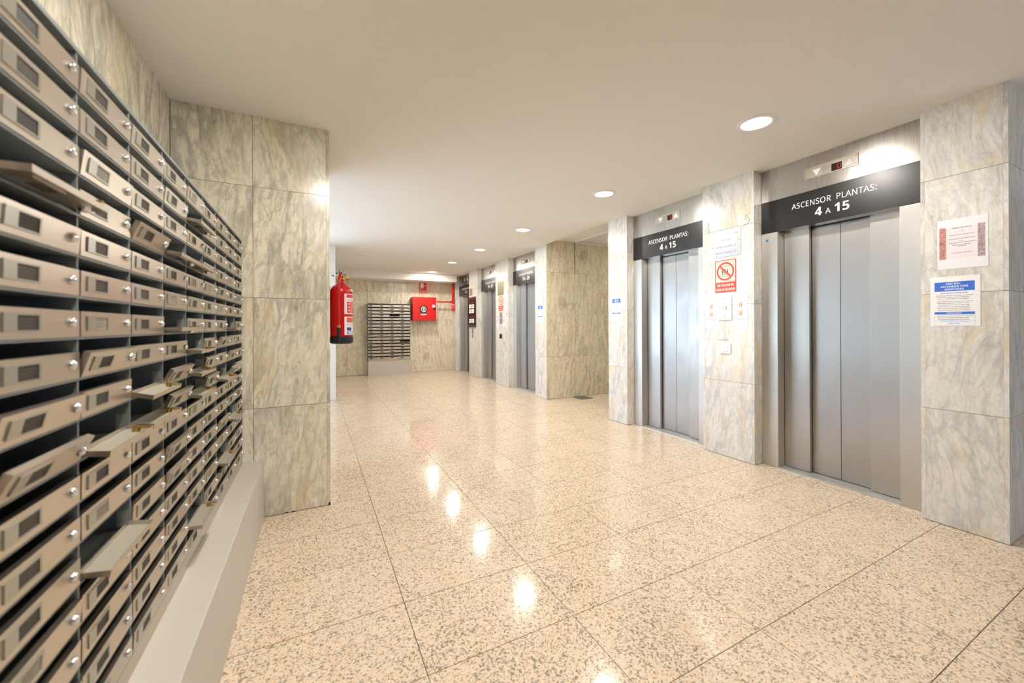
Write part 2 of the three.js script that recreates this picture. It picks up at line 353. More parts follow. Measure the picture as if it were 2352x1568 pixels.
// greeked print: rows of short strokes where the photograph shows print too small to read
function greek(x, x0, x1, y, hgt, color, s = 1) {
  let a = s * 12.9898; const r = () => { a = Math.sin(a * 78.233 + 3.1) * 43758.5453; a -= Math.floor(a); return a; };
  x.fillStyle = color; for (let p = x0; p < x1;) { const w = Math.min(x1 - p, hgt * (1.2 + 3.5 * r())); x.globalAlpha = 0.55 + 0.4 * r(); x.fillRect(p, y, w, hgt); p += w + hgt * 0.55; } x.globalAlpha = 1;
}
function signTex(second) {
  return canvas(1332, 342, (x, w, h) => {
    const P = 1200; x.fillStyle = '#1d1b1d'; x.fillRect(0, 0, w, h);
    text(x, 'ASCENSOR  PLANTAS:', (0.259 + 0.2955) * P, (0.285 - 0.164) * P + 3, 0.047 / 0.714 * P, '#f2f0f0', '', 'center', 0.588 * P);
    const [a, b] = second, s1 = 0.069 / 0.714 * P, s2 = 0.045 / 0.714 * P, y = (0.285 - 0.062) * P;
    x.font = `bold ${s1}px sans-serif`; const wa = x.measureText(a).width, wb = x.measureText(b).width; x.font = `${s2}px sans-serif`; const wm = x.measureText('A').width, gap = 26;
    let p = 0.559 * P - (wa + wb + wm + 2 * gap) / 2;
    text(x, a, p, y, s1, '#f0eeee', 'bold', 'left'); p += wa + gap; text(x, 'A', p, y, s2, '#e8e6e6', '', 'left'); p += wm + gap; text(x, b, p, y, s1, '#f0eeee', 'bold', 'left');
  });
}
// one printed face on the front of a thin sheet
function sheet(name, w, h, t, face, side, parent) {
  const g = bx(w, h, t); obj(name, g, [side, side, side, side, face, side], parent); return g;
}

// ------------------------------------------------------------------ lifts
const tri = (s) => { const q = new THREE.Shape(); q.moveTo(-0.032, -0.026 * s); q.lineTo(0.032, -0.026 * s); q.lineTo(0, 0.027 * s); const g = new THREE.ExtrudeGeometry(q, { depth: 0.003, bevelEnabled: true, bevelSize: 0.001, bevelThickness: 0.001, bevelSegments: 1 }); return g; };
const triUp = tri(1), triDown = tri(-1);
function segDigit(ch, s = 1) {
  const S = { 0: 'abcdef', 1: 'bc' }[ch], gs = [], w = 0.011, h = 0.018, t = 0.0032;
  const put = { a: [0, h, w, t], d: [0, -h, w, t], g: [0, 0, w, t], f: [-w, h / 2, t, h], b: [w, h / 2, t, h], e: [-w, -h / 2, t, h], c: [w, -h / 2, t, h] };
  for (const k of S) { const [x, y, a, b] = put[k]; gs.push(bx(a * 1.25 * s, b * 0.86 * s, 0.0008, x * s, y * s, 0)); }
  return merge(gs);
}
function makeLift(dc, label, second, digit) {
  const t = thing('lift', label, 'lift', XS, 0, -dc, RIGHT);
  const hw = 0.555, ox = 0.4125, top = 2.143, e = 0.001;
  const uvd = (g) => metricUV(g, rnd(), rnd(), 1);
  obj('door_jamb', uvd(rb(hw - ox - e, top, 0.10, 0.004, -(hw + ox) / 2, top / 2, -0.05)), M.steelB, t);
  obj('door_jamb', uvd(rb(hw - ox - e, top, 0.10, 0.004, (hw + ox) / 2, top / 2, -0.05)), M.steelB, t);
  obj('header_panel', uvd(rb(2 * hw - 2 * e, H - 2.430 - 0.001, 0.10, 0.002, 0, (2.430 + H) / 2, -0.05, 1)), M.steelHead, t);
  obj('lintel', uvd(bx(2 * hw - 2 * e, 0.284, 0.098, 0, 2.287, -0.052)), M.steelHead, t);
  const sg = new THREE.Group(); // sign panel with its printed face
  const sm = obj('sign_panel', bx(2 * hw - 2 * e, 0.284, 0.004, 0, 2.2865, 0.000), [M.signBlack, M.signBlack, M.signBlack, M.signBlack, print(second, 0.3), M.signBlack], t);
  const dh = 2.15;
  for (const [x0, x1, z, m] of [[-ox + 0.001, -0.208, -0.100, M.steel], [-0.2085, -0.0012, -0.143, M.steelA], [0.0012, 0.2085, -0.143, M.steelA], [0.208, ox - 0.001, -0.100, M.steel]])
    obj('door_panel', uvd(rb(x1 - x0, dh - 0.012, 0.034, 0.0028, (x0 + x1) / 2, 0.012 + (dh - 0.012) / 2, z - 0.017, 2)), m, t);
  obj('sill', [bx(2 * ox, 0.008, 0.055, 0, 0.004, -0.026), bx(2 * ox, 0.008, 0.036, 0, 0.004, -0.082), bx(2 * ox, 0.008, 0.07, 0, 0.004, -0.145), bx(2 * ox, 0.003, 0.18, 0, 0.0015, -0.09)], M.alu, t);
  const p = obj('indicator_plate', rb(0.371, 0.095, 0.005, 0.001, -0.007, 2.578, 0.0025, 1), M.platePanel, t);
  obj('arrow', triDown, M.whitePlastic, p).position.set(-0.099, 2.568, 0.005);
  obj('arrow', triUp, M.whitePlastic, p).position.set(0.125, 2.574, 0.005);
  obj('display', bx(0.071, 0.058, 0.002, 0.039, 2.567, 0.0055), M.ledPanel, p);
  if (digit !== undefined) { const g = obj('digit', segDigit(digit), M.led, p); g.position.set(0.056, 2.567, 0.0070); }
  const holes = []; for (let i = 0; i < 6; i++) for (let j = 0; j < 7; j++) holes.push(bx(0.004, 0.003, 0.001, -0.057 + i * 0.0095, 2.54 + j * 0.009, 0.0052));
  obj('speaker_grille', holes, M.dark, p);
  for (const [x, y] of [[-0.17, 2.61], [-0.17, 2.545], [0.165, 2.61], [0.165, 2.545]]) obj('screw', cyl(0.004, 0.002, x, y, 0.0055, 'z', 10), M.chrome, p);
  return t;
}
const S415 = signTex(['4', '15']), S1625 = signTex(['16', '25']), S12 = signTex(['1', '2']);
makeLift(1.6565, 'brushed steel lift nearest the camera, red 0 on its floor display', S415, '0');
makeLift(3.303, 'brushed steel lift second from the camera, left of the red no-use sign', S415, '0');
makeLift(6.787, 'steel lift for floors 16 to 25 next to the side passage', S1625);
makeLift(8.541, 'steel lift for floors 16 to 25 between two far pillars, middle of the far three', S1625);
makeLift(10.225, 'steel lift for floors 1 to 2, farthest, beside the back wall', S12);

// ------------------------------------------------------------------ mailbox banks
const CARD = [0, 1, 2, 3].map((k) => canvas(96, 48, (x, w, h) => {
  x.fillStyle = ['#2c2622', '#231f1d', '#352c24', '#8f897c'][k]; x.fillRect(0, 0, w, h);
  for (let r = 0; r < 3; r++) greek(x, 14, w - 14 - r * 8, 10 + r * 12, 4, k === 3 ? '#4a443c' : '#564e46', k * 7 + r + 1);
})).map((t) => print(t, 0.6));
const lockG = (() => { const p = [[0, 0.0098], [0.004, 0.0095], [0.0072, 0.0082], [0.0092, 0.0058], [0.0100, 0.003], [0.0102, 0]].reverse().map(([a, b]) => new THREE.Vector2(a, b)); const g = new THREE.LatheGeometry(p, 18); g.rotateX(Math.PI / 2); return g; })();
const slotG = bx(0.0085, 0.0016, 0.0006, 0, 0, 0.0126);
function makeBank(o) {
  const { t, cols, w, p, top, depth, u0, u1, bottom } = o, L = cols * w, th = 0.0045, dh = 0.0525 * p / 0.08406;
  const D = depth, yb = top - 17 * p;
  // carcass
  for (const s of [0, 1]) obj('side_panel', bx(0.006, top - bottom, D, s ? L + 0.003 : -0.003, (top + bottom) / 2, -D / 2), M.carcass, t);
  obj('top_panel', bx(L + 0.012, 0.006, D, L / 2, top + 0.003, -D / 2), M.carcass, t);
  obj('back_panel', bx(L, top - bottom, 0.004, L / 2, (top + bottom) / 2, -D + 0.002), M.carcass, t);
  for (let c = 1; c < cols; c++) obj('divider', bx(0.005, top - yb, D - 0.006, c * w, (top + yb) / 2, -D / 2 + 0.002), M.carcass, t);
  for (let r = 0; r <= 17; r++) {                     // one shelf under each row, cut between the dividers
    const gs = []; for (let c = 0; c < cols; c++) gs.push(bx(w - 0.0052, th, D - 0.008, (c + 0.5) * w, top - r * p - th / 2 + (r === 0 ? 0 : 0), -D / 2 + 0.002));
    obj('shelf', gs, M.carcass, t);
    obj('shelf_edge', bx(L, th + 0.0006, 0.003, L / 2, top - r * p - th / 2, -0.0005), M.carcass, t);
  }
  obj('base_strip', bx(L, yb - bottom - th, 0.004, L / 2, (yb - th + bottom) / 2, -0.001), M.boxSteel, t);
  // doors: shallow trays hinged along the bottom
  const dw = w - 0.0065, tk = 0.0012, rim = 0.011;
  const face = merge([bx(dw, dh, tk, 0, dh / 2, -tk / 2), bx(dw, tk, rim, 0, tk / 2, -rim / 2 - tk), bx(dw, tk, rim, 0, dh - tk / 2, -rim / 2 - tk), bx(tk, dh, rim, -dw / 2 + tk / 2, dh / 2, -rim / 2 - tk), bx(tk, dh, rim, dw / 2 - tk / 2, dh / 2, -rim / 2 - tk)]);
  const doorG = [0, 1, 2, 3].map((k) => metricUV(face.clone(), k * 0.27, k * 0.61, 1));
  const ph = dh * (o.plate ?? 0.60), pw = (u1 - u0) * w, px = (u0 + u1) / 2 * w - w / 2, py = dh * 0.52, wl = o.win0 * w - w / 2, wr = o.win1 * w - w / 2, bt = 0.0032;
  const plateG = merge([bx(wl - (px - pw / 2), ph, 0.0026, (wl + px - pw / 2) / 2, py, 0.0013), bx(px + pw / 2 - wr, ph, 0.0026, (wr + px + pw / 2) / 2, py, 0.0013), bx(wr - wl, bt, 0.0026, (wl + wr) / 2, py + ph / 2 - bt / 2, 0.0013), bx(wr - wl, bt, 0.0026, (wl + wr) / 2, py - ph / 2 + bt / 2, 0.0013)]);
  const cardG = bx(wr - wl, ph - 2 * bt, 0.001, (wl + wr) / 2, py, 0.0006);
  const lx = o.lock * w - w / 2, ly = dh * 0.55;
  const liningG = bx(dw - 0.004, dh - 0.004, 0.0012, 0, dh / 2, -0.0019);
  const camG = merge([cyl(0.0075, 0.012, lx, ly, -0.008, 'z', 14), rb(0.010, 0.034, 0.003, 0.001, lx, ly + 0.012, -0.0145, 1)]);
  for (let c = 0; c < cols; c++) for (let r = 0; r < 17; r++) {
    const key = c + ',' + r, st = o.open[key];
    if (st === 'none') continue;
    const a = st ?? (o.loose ? (rnd() < 0.3 ? rr(0, 3.5) : rr(0, 1)) : 0);
    const d = obj('mailbox_door', doorG[Math.floor(rnd() * 4)], M.boxSteel, t);
    const swung = a > 50; d.position.set((c + 0.5) * w, top - (r + 1) * p + (swung ? 0.006 : 0.0006), swung ? -0.0065 : 0.0025); d.rotation.x = (swung ? a - 9 : a) * Math.PI / 180;
    obj('nameplate', plateG, M.plateRim, d);
    obj('name_card', cardG, CARD[rnd() < 0.12 ? 3 : Math.floor(rnd() * 3)], d);
    if (!o.noLock?.[key]) { const k = obj('lock', lockG, M.chrome, d); k.position.set(lx, ly, 0); k.rotation.z = rr(-0.5, 0.5); }
    else obj('lock_hole', cyl(0.008, 0.001, lx, ly, 0.0004, 'z', 14), M.dark, d);
    if (a > 50) {
      obj('lining', liningG, M.tray, d);
      if (!o.noLock?.[key]) obj('lock_cam', camG, M.brass, d);
      obj('latch_plate', bx(0.002, dh * 0.8, 0.022, (c + 1) * w - 0.0045, top - (r + 1) * p + dh * 0.5, -0.016), M.alu, t);
    }
  }
}
{ // the long bank on the left: 17 rows; its ten columns run towards the camera
  const cols = 10, w = 0.25196, t = thing('mailbox_bank', 'long wall-to-wall bank of steel mailboxes on the left, many doors hanging open', 'mailboxes', -0.4326, 0, -(3.133 - cols * w), LEFT);
  const open = {}, set = (c, r, a) => { open[(c + 1) + ',' + r] = a; };  // c counts the columns in view from the left
  for (const [c, r, a] of [[0, 3, 97], [1, 9, 108], [1, 12, 108], [2, 8, 114], [2, 9, 106], [3, 3, 106], [3, 6, 98], [4, 1, 108], [4, 3, 104], [4, 7, 104], [4, 8, 110], [4, 9, 110], [4, 15, 104], [6, 9, 110], [6, 14, 108], [7, 6, 100], [7, 12, 110],
    [0, 8, 12], [0, 9, 26], [1, 2, 7], [1, 7, 17], [2, 0, 4], [2, 3, 22], [3, 1, 6], [3, 8, 28], [3, 9, 24], [3, 11, 18], [3, 12, 17], [4, 0, 6], [4, 5, 5], [5, 8, 12], [5, 9, 15], [6, 0, 5], [6, 1, 5], [6, 3, 5], [6, 4, 9], [6, 7, 26], [7, 8, 20], [7, 9, 34], [8, 3, 6], [8, 4, 8], [6, 12, 20], [6, 15, 14], [8, 8, 14], [0, 4, 4], [1, 0, 3]]) set(c, r, a);
  makeBank({ t, cols, w, p: 0.08406, top: 1.8685, bottom: 0.386, depth: 0.365, u0: 0.10, u1: 0.47, win0: 0.225, win1: 0.445, lock: 0.86, open, loose: true, noLock: { '2,12': 1, '7,10': 1 } });
  const L = cols * w;
  obj('plinth', rb(L + 0.004, 0.3855, 0.488, 0.003, L / 2, 0.3855 / 2, 0.1213 - 0.244), M.plinth, t);
  for (const [dx, m, rot, lab] of [[0.05, M.envelopeRed, 0.4, 'dark red envelope in the open bottom mailbox of the long bank'], [0.09, M.envelope, 0.25, 'white envelope in the open bottom mailbox of the long bank']]) {
    const e = obj('envelope', bx(0.11, 0.003, 0.15), m); e.position.set(-0.545, 1.8685 - 16 * 0.08406 + 0.006 + (m === M.envelope ? 0.007 : 0), -(1.99 + dx * 0.3)); e.rotation.set(0, rot, 0); tag(e, lab, 'envelope');
  }
}
{ // the short bank against the back wall
  const cols = 4, w = 0.2686, t = thing('mailbox_bank', 'short free-standing bank of mailboxes on a grey plinth at the back wall', 'mailboxes', 1.252, 0, -10.77, 0);
  makeBank({ t, cols, w, p: 0.08635, top: 1.8916, bottom: 0.372, depth: 0.27, u0: 0.085, u1: 0.385, win0: 0.10, win1: 0.37, plate: 0.5, lock: 0.86, open: { '2,3': 102, '3,11': 102 }, loose: false });
  obj('plinth', rb(cols * w + 0.012, 0.371, 0.27, 0.003, cols * w / 2, 0.1855, -0.134), M.plinth, t);
}

// ------------------------------------------------------------------ things fixed to the lift wall
// on(name,...): a sheet or box on the pillar face, from depths dl (left in view) to dr and heights y0..y1
function place(o, dl, dr, y0, y1, out = 0.0) { o.position.set(XR - out, (y0 + y1) / 2, -(dl + dr) / 2); o.rotation.y = RIGHT; return o; }
function notice(name, label, dl, dr, y0, y1, face, group, thick = 0.0012, side = M.paper) {
  const w = dl - dr, h = y1 - y0, g = bx(w, h, thick), o = obj(name, g, [side, side, side, side, face, side]);
  place(o, dl, dr, y0, y1, thick / 2 + 0.0004); return tag(o, label, name === 'notice' ? 'notice' : 'sign', group);
}
const PETS = print(canvas(512, 750, (x, w, h) => {
  x.fillStyle = '#f4f4f9'; x.fillRect(0, 0, w, h); x.fillStyle = '#3f73dd'; x.fillRect(46, 84, 412, 140);
  text(x, 'USO DEL', 240, 126, 38, '#f4f6fc', 'bold'); text(x, 'ASCENSOR CON', 252, 168, 38, '#f4f6fc', 'bold'); text(x, 'MASCOTAS', 252, 210, 38, '#f4f6fc', 'bold');
  text(x, 'ORDENANZA MUNICIPAL', 252, 262, 24, '#4a78d8', 'bold');
  const L = (ys, x0, x1) => ys.forEach((y, i) => greek(x, x0 + (i % 3) * 6, x1 - ((i * 37) % 40), y, 7, '#4a4a58', i + y)); L([288, 312, 336], 66, 440); L([376, 402, 428, 454, 480, 506], 72, 440);
  x.fillStyle = '#3f73dd'; x.fillRect(46, 536, 412, 36); text(x, 'IMPORTANTE:', 252, 563, 24, '#eef2fc', 'bold');
  x.strokeStyle = '#8fb0ea'; x.lineWidth = 3; x.strokeRect(46, 576, 412, 160); L([596, 620, 644], 72, 440); greek(x, 110, 410, 682, 8, '#4a78d8', 5); greek(x, 190, 310, 706, 8, '#4a78d8', 6); x.beginPath(); x.moveTo(46, 666); x.lineTo(458, 666); x.stroke();
}), 0.3);
const FLOWER = print(canvas(480, 704, (x, w, h) => {
  x.fillStyle = '#eef0f8'; x.fillRect(0, 0, w, h); x.fillStyle = '#efe6ee'; x.fillRect(90, 118, 300, 440);
  let a = 3; const r = () => { a = (a * 16807) % 2147483647; return a / 2147483647; };
  for (const [x0, cols] of [[18, ['#b06a78', '#8a4a50', '#d8a898', '#a05a80', '#c88a70']], [384, ['#a08890', '#7a6068', '#c8b8bc', '#8a7078', '#b0a0a8']]]) {
    x.fillStyle = cols[2]; x.fillRect(x0, 112, 70, 452);
    for (let i = 0; i < 700; i++) { x.fillStyle = cols[Math.floor(r() * 5)]; x.globalAlpha = 0.7; const py = 112 + r() * 444; x.beginPath(); x.ellipse(x0 + 6 + r() * 58, py, 3 + r() * 9, 1.5 + r() * 2.5, r() * 3, 0, 7); x.fill(); } x.globalAlpha = 1;
  }
  greek(x, 150, 330, 128, 9, '#5c4a58', 2); x.fillStyle = '#f8f4f8'; x.fillRect(195, 148, 95, 62);
  x.strokeStyle = '#d8a4b0'; x.lineWidth = 5; x.beginPath(); x.moveTo(214, 164); x.lineTo(214, 200); x.moveTo(240, 160); x.lineTo(240, 200); x.moveTo(214, 184); x.lineTo(240, 180); x.moveTo(252, 200); x.lineTo(252, 172); x.quadraticCurveTo(266, 160, 272, 176); x.lineTo(272, 200); x.stroke();
  [[226, 120, 360], [282, 110, 366], [320, 210, 256], [338, 116, 372], [368, 150, 325], [386, 186, 280], [480, 140, 340]].forEach(([y, a0, a1], i) => greek(x, a0, a1, y, 7, '#5c4a58', i + 11));
}), 0.25);
const FIRE = print(canvas(420, 616, (x, w, h) => {
  x.fillStyle = '#d8402f'; x.fillRect(0, 0, w, h); x.fillStyle = '#e9e6c6'; x.fillRect(16, 16, w - 32, 405);
  x.strokeStyle = '#33363a'; x.lineWidth = 7; x.strokeRect(130, 118, 160, 190); x.fillStyle = '#33363a';
  for (const p of [158, 206, 254]) { x.beginPath(); x.arc(p, 186, 12, 0, 7); x.fill(); x.fillRect(p - 13, 202, 26, 44); x.fillRect(p - 10, 246, 8, 44); x.fillRect(p + 2, 246, 8, 44); }
  text(x, '\u2191', 176, 108, 44, '#33363a', 'bold'); text(x, '\u2193', 246, 108, 44, '#33363a', 'bold'); x.fillRect(205, 78, 6, 32);
  x.strokeStyle = '#d8402f'; x.lineWidth = 36; x.beginPath(); x.arc(210, 218, 160, 0, 7); x.stroke(); x.beginPath(); x.moveTo(97, 105); x.lineTo(323, 331); x.stroke(); greek(x, 290, 400, 398, 10, '#55554a', 3);
  text(x, 'NO UTILIZAR EN', 210, 502, 62, '#f6efe6', 'bold', 'center', 335); text(x, 'CASO DE INCENDIO', 210, 584, 62, '#f6efe6', 'bold', 'center', 392);
}), 0.35);
const HOW = print(canvas(220, 540, (x, w, h) => {
  x.fillStyle = '#e6e7f2'; x.fillRect(0, 0, w, h); greek(x, 20, 130, 24, 6, '#8a8a9a', 1); greek(x, 20, 160, 44, 6, '#9a9aa8', 2); greek(x, 20, 110, 60, 6, '#9a9aa8', 3);
  for (const y of [95, 230]) { x.fillStyle = '#cccbd8'; x.fillRect(42, y, 110, 118); x.fillStyle = '#e8973c'; x.fillRect(80, y + 58, 18, 46); x.fillRect(106, y + 50, 20, 54); x.beginPath(); x.arc(90, y + 46, 9, 0, 7); x.arc(116, y + 38, 9, 0, 7); x.fill(); x.fillStyle = '#a8a8b4'; x.fillRect(132, y + 20, 4, 70); }
  greek(x, 20, 90, 376, 6, '#70708a', 5); greek(x, 20, 200, 392, 7, '#70708a', 6);
}), 0.3);
// near right pillar
notice('notice', 'white notice with flower print borders, upper paper on the right pillar', 1.02, 0.804, 1.65, 1.966, FLOWER);
notice('notice', 'white and blue lift notice about pets on the right pillar, largest of three alike', 1.054, 0.836, 1.286, 1.604, PETS);
notice('notice', 'small blue and white pets notice on the narrow pillar by the second lift', 4.156, 3.958, 1.38, 1.69, PETS);
notice('notice', 'small blue and white pets notice on the pillar left of the passage', 6.144, 5.94, 1.375, 1.69, PETS);
// pillar between the two near lifts
notice('no_fire_use_sign', 'red and cream sign with crossed-out lift, between the two nearest lifts', 2.602, 2.385, 1.622, 1.94, FIRE, undefined, 0.003, M.redCab);
notice('notice', 'narrow white instruction sheet left of the pale call button plate', 2.71, 2.581, 1.264, 1.581, HOW);
notice('notice', 'narrow white instruction sheet right of the pale call button plate', 2.40, 2.273, 1.269, 1.589, HOW);
const PLAQUE = print(canvas(620, 540, (x, w, h) => {
  x.fillStyle = '#b4b5b9'; x.fillRect(0, 0, w, h); x.fillStyle = '#5c5c66'; x.textAlign = 'center';
  const L = (s, y, wd) => { x.font = '46px serif'; const k = wd / x.measureText(s).width; x.save(); x.translate(310, y); x.scale(k, 1); x.fillText(s, 0, 0); x.restore(); };
  L('ASCENSORES  ZONA  BAJA', 110, 540); L('ATIENDEN', 225, 230); L('DESDE  PLANTA  4', 350, 420); L('HASTA  PLANTA  15', 470, 440);
}), 0.3); PLAQUE.metalness = 0.75; PLAQUE.roughness = 0.35;
const PLAQUE2 = print(canvas(310, 300, (x, w, h) => { x.fillStyle = '#a39c88'; x.fillRect(0, 0, w, h); [60, 115, 170, 225].forEach((y, i) => greek(x, 40 + (i % 2) * 30, 260 - (i % 2) * 30, y, 12, '#7c7462', i + 2)); }), 0.4); PLAQUE2.metalness = 0.5;
function plaque(name, label, dl, dr, y0, y1, face) {
  const t = thing(name, label, 'sign', XR - 0.002, (y0 + y1) / 2, -(dl + dr) / 2, RIGHT), w = dl - dr, h = y1 - y0;
  obj('plate', bx(w, h, 0.003), [M.alu, M.alu, M.alu, M.alu, face, M.alu], t);
  for (const s of [-1, 1]) obj('screw', cyl(0.005, 0.003, s * (w / 2 - 0.014), -0.005 + s * 0.02, 0.002, 'z', 12), M.chrome, t);
}
plaque('engraved_plaque', 'engraved steel plaque above the red sign between the nearest lifts', 2.643, 2.336, 1.972, 2.238, PLAQUE);
plaque('engraved_plaque', 'bronze-toned plaque above the red sign between the far lifts', 7.868, 7.565, 1.963, 2.262, PLAQUE2);
plaque('engraved_plaque', 'small bronze-toned plaque above the dark directory panel', 9.63, 9.43, 2.08, 2.256, PLAQUE2);
function callPlate(label, dl, dr, y0, y1, mat) {
  const t = thing('call_button_plate', label, 'lift button', XR - 0.004, (y0 + y1) / 2, -(dl + dr) / 2, RIGHT), w = dl - dr, h = y1 - y0;
  obj('plate', rb(w, h, 0.007, 0.002, 0, 0, 0, 1), mat, t);
  obj('button_rim', rb(0.030, 0.030, 0.004, 0.002, 0, 0.002, 0.004, 1), M.black, t); obj('button', rb(0.024, 0.024, 0.004, 0.002, 0, 0.002, 0.0055, 1), M.whitePlastic, t);
  for (const s of [-1, 1]) obj('screw', cyl(0.004, 0.002, 0, s * (h / 2 - 0.025), 0.0042, 'z', 10), M.dark, t);
}
callPlate('pale call button plate between two instruction sheets, near pillar', 2.56, 2.427, 1.346, 1.586, M.whitePlastic);
callPlate('grey steel call button plate between two small sheets, far pillar', 7.767, 7.647, 1.346, 1.588, M.steel);
function key(label, dl, dr, y0, y1, mat) {
  const t = thing('wall_switch', label, 'switch', XR - 0.005, (y0 + y1) / 2, -(dl + dr) / 2, RIGHT), w = dl - dr, h = y1 - y0;
  obj('frame', rb(w, h, 0.010, 0.003, 0, 0, 0, 2), mat, t); obj('rocker', rb(w * 0.56, h * 0.6, 0.008, 0.002, -0.004, 0, 0.005, 2), mat, t);
}
key('square white switch below the pale call plate, near pillar', 2.551, 2.438, 1.016, 1.116, M.whitePlastic);
key('dark square key switch below the grey call plate, far pillar', 7.771, 7.661, 1.022, 1.119, M.black);
{ const s = obj('stone_crack', merge([[2.555, 0.05], [2.49, 0.06]].map(([d, w]) => bx(w, 0.004, 0.0008, -(d - 2.5), 0, 0))), M.crack); place(s, 2.5, 2.5, 1.148, 1.152, 0.0004); tag(s, 'thin brown crack in the marble above the white switch', 'crack'); }
// big numbers on the pillars
function numeral(ch, label, d, y, mat) {
  const q = { 2: [[-1, 0.8, 0, 1], [0, 1, 0.9, 0.65], [0.9, 0.65, 0.8, 0.2], [0.8, 0.2, -1, -1], [-1, -1, 1, -1]], 3: [[-0.9, 0.9, 0.3, 1], [0.3, 1, 0.9, 0.55], [0.9, 0.55, 0, 0.05], [0, 0.05, 0.95, -0.45], [0.95, -0.45, 0.2, -1], [0.2, -1, -0.9, -0.85]], 4: [[0.45, -1, 0.45, 1], [0.45, 1, -0.95, -0.45], [-0.95, -0.45, 1, -0.45]], 5: [[0.9, 1, -0.65, 1], [-0.65, 1, -0.75, 0.15], [-0.75, 0.15, 0.3, 0.3], [0.3, 0.3, 0.9, -0.25], [0.9, -0.25, 0.4, -0.9], [0.4, -0.9, -0.85, -0.95]] }[ch];
  const s = 0.036, gs = q.map(([a, b, c, e]) => { const L = Math.hypot((c - a) * s * 0.7, (e - b) * s * 1.25), g = new RoundedBoxGeometry(L + 0.010, 0.0105, 0.006, 1, 0.002); g.rotateZ(Math.atan2((e - b) * 1.25, (c - a) * 0.7)); g.translate((a + c) / 2 * s * 0.7, (b + e) / 2 * s * 1.25, 0); return g; });
  const o = obj('door_numeral', gs, mat); o.position.set(XR - 0.003, y, -d); o.rotation.y = RIGHT; tag(o, label, 'numeral');
}
numeral(4, 'white raised numeral 4 right of the second lift', 2.695, 2.297, M.whitePlastic);
numeral(5, 'pale metal numeral 5 left of the nearest lift', 2.278, 2.293, M.alu);
numeral(2, 'metal numeral 2 on the far pillar right of the middle far lift', 7.93, 2.285, M.alu);
numeral(3, 'metal numeral 3 beside the lift next to the side passage', 7.405, 2.285, M.alu);
// far pillar papers
notice('no_fire_use_sign', 'small red and cream no-use sign on the far pillar between lifts', 7.818, 7.60, 1.624, 1.969, FIRE, undefined, 0.003, M.redCab);
notice('notice', 'white sheet with printed border right of the far red sign', 7.585, 7.39, 1.622, 1.958, print(canvas(200, 320, (x, w, h) => { x.fillStyle = '#f0eef4'; x.fillRect(0, 0, w, h); x.fillStyle = '#9a7a90'; x.fillRect(8, 40, 14, 230); x.fillRect(178, 40, 14, 230); for (let i = 0; i < 8; i++) greek(x, 50, 150, 60 + i * 26, 6, '#7a6a80', i + 1); })));
notice('notice', 'narrow white sheet left of the far grey call plate', 7.915, 7.80, 1.27, 1.58, HOW);
notice('notice', 'narrow white sheet right of the far grey call plate', 7.60, 7.49, 1.27, 1.58, HOW);
{ // directory panel
  const dl = 9.66, dr = 9.18, y0 = 1.27, y1 = 2.035, w = dl - dr, h = y1 - y0, t = thing('directory_board', 'dark glossy directory board with six white squares on the far pillar', 'board', XR - 0.016, (y0 + y1) / 2, -(dl + dr) / 2, RIGHT);
  obj('backboard', rb(w, h, 0.028, 0.003), M.blackGloss, t);
  const cl = ['#3f8a5a', '#d86a7a', '#e0864a', '#c8c04a', '#5a6a64', '#4a78c8'];
  [[0, 0.105], [1, 0.105], [0, -0.02], [1, -0.02], [0, -0.265], [1, -0.265]].forEach(([c, y], i) => {
    const m = print(canvas(64, 64, (x) => { x.fillStyle = '#eceaf0'; x.fillRect(0, 0, 64, 64); x.fillStyle = cl[i]; x.fillRect(14, 18, 36, 10); x.fillRect(14, 34, 26, 10); }));
    obj('label_square', bx(0.155, 0.10, 0.003, -0.09 + c * 0.19, y + 0.04, 0.0155), [M.paper, M.paper, M.paper, M.paper, m, M.paper], t);
  });
  obj('lettering', bx(0.36, 0.022, 0.001, 0, 0.235, 0.0145), [M.black, M.black, M.black, M.black, print(canvas(256, 20, (x) => { x.fillStyle = '#1c1717'; x.fillRect(0, 0, 256, 20); greek(x, 6, 130, 5, 10, '#d06070', 4); greek(x, 140, 250, 5, 10, '#d8c8c8', 8); }), 0.2), M.black], t);
  obj('lettering', bx(0.36, 0.020, 0.001, 0, -0.13, 0.0145), [M.black, M.black, M.black, M.black, print(canvas(256, 20, (x) => { x.fillStyle = '#1c1717'; x.fillRect(0, 0, 256, 20); greek(x, 6, 250, 5, 9, '#a8a0a0', 9); }), 0.2), M.black], t);
}
{ const t = thing('key_slot', 'narrow vertical steel key slot below the directory board', 'switch', XR - 0.003, 1.108, -9.425, RIGHT); obj('plate', rb(0.09, 0.223, 0.005, 0.001, 0, 0, 0, 1), M.steelHead, t); obj('slot', bx(0.008, 0.03, 0.001, 0, 0.03, 0.003), M.dark, t); }
{ const s = obj('round_sticker', cyl(0.013, 0.0008, 0, 0, 0, 'z', 20), std({ color: rgb(60, 140, 220), roughness: 0.4 })); s.position.set(XS - 0.0006, 2.075, -2.161); s.rotation.y = RIGHT; tag(s, 'tiny round blue sticker on the left jamb of the nearest lift', 'sticker'); }
{ const s = obj('floor_plate', metricUV(boxD(4.16, 4.42, 0, 0.006, 5.56, 5.82)), std({ color: rgb(120, 122, 120), metalness: 0.5, roughness: 0.5 })); tag(s, 'flat grey metal plate on the passage floor by the wall', 'plate'); }

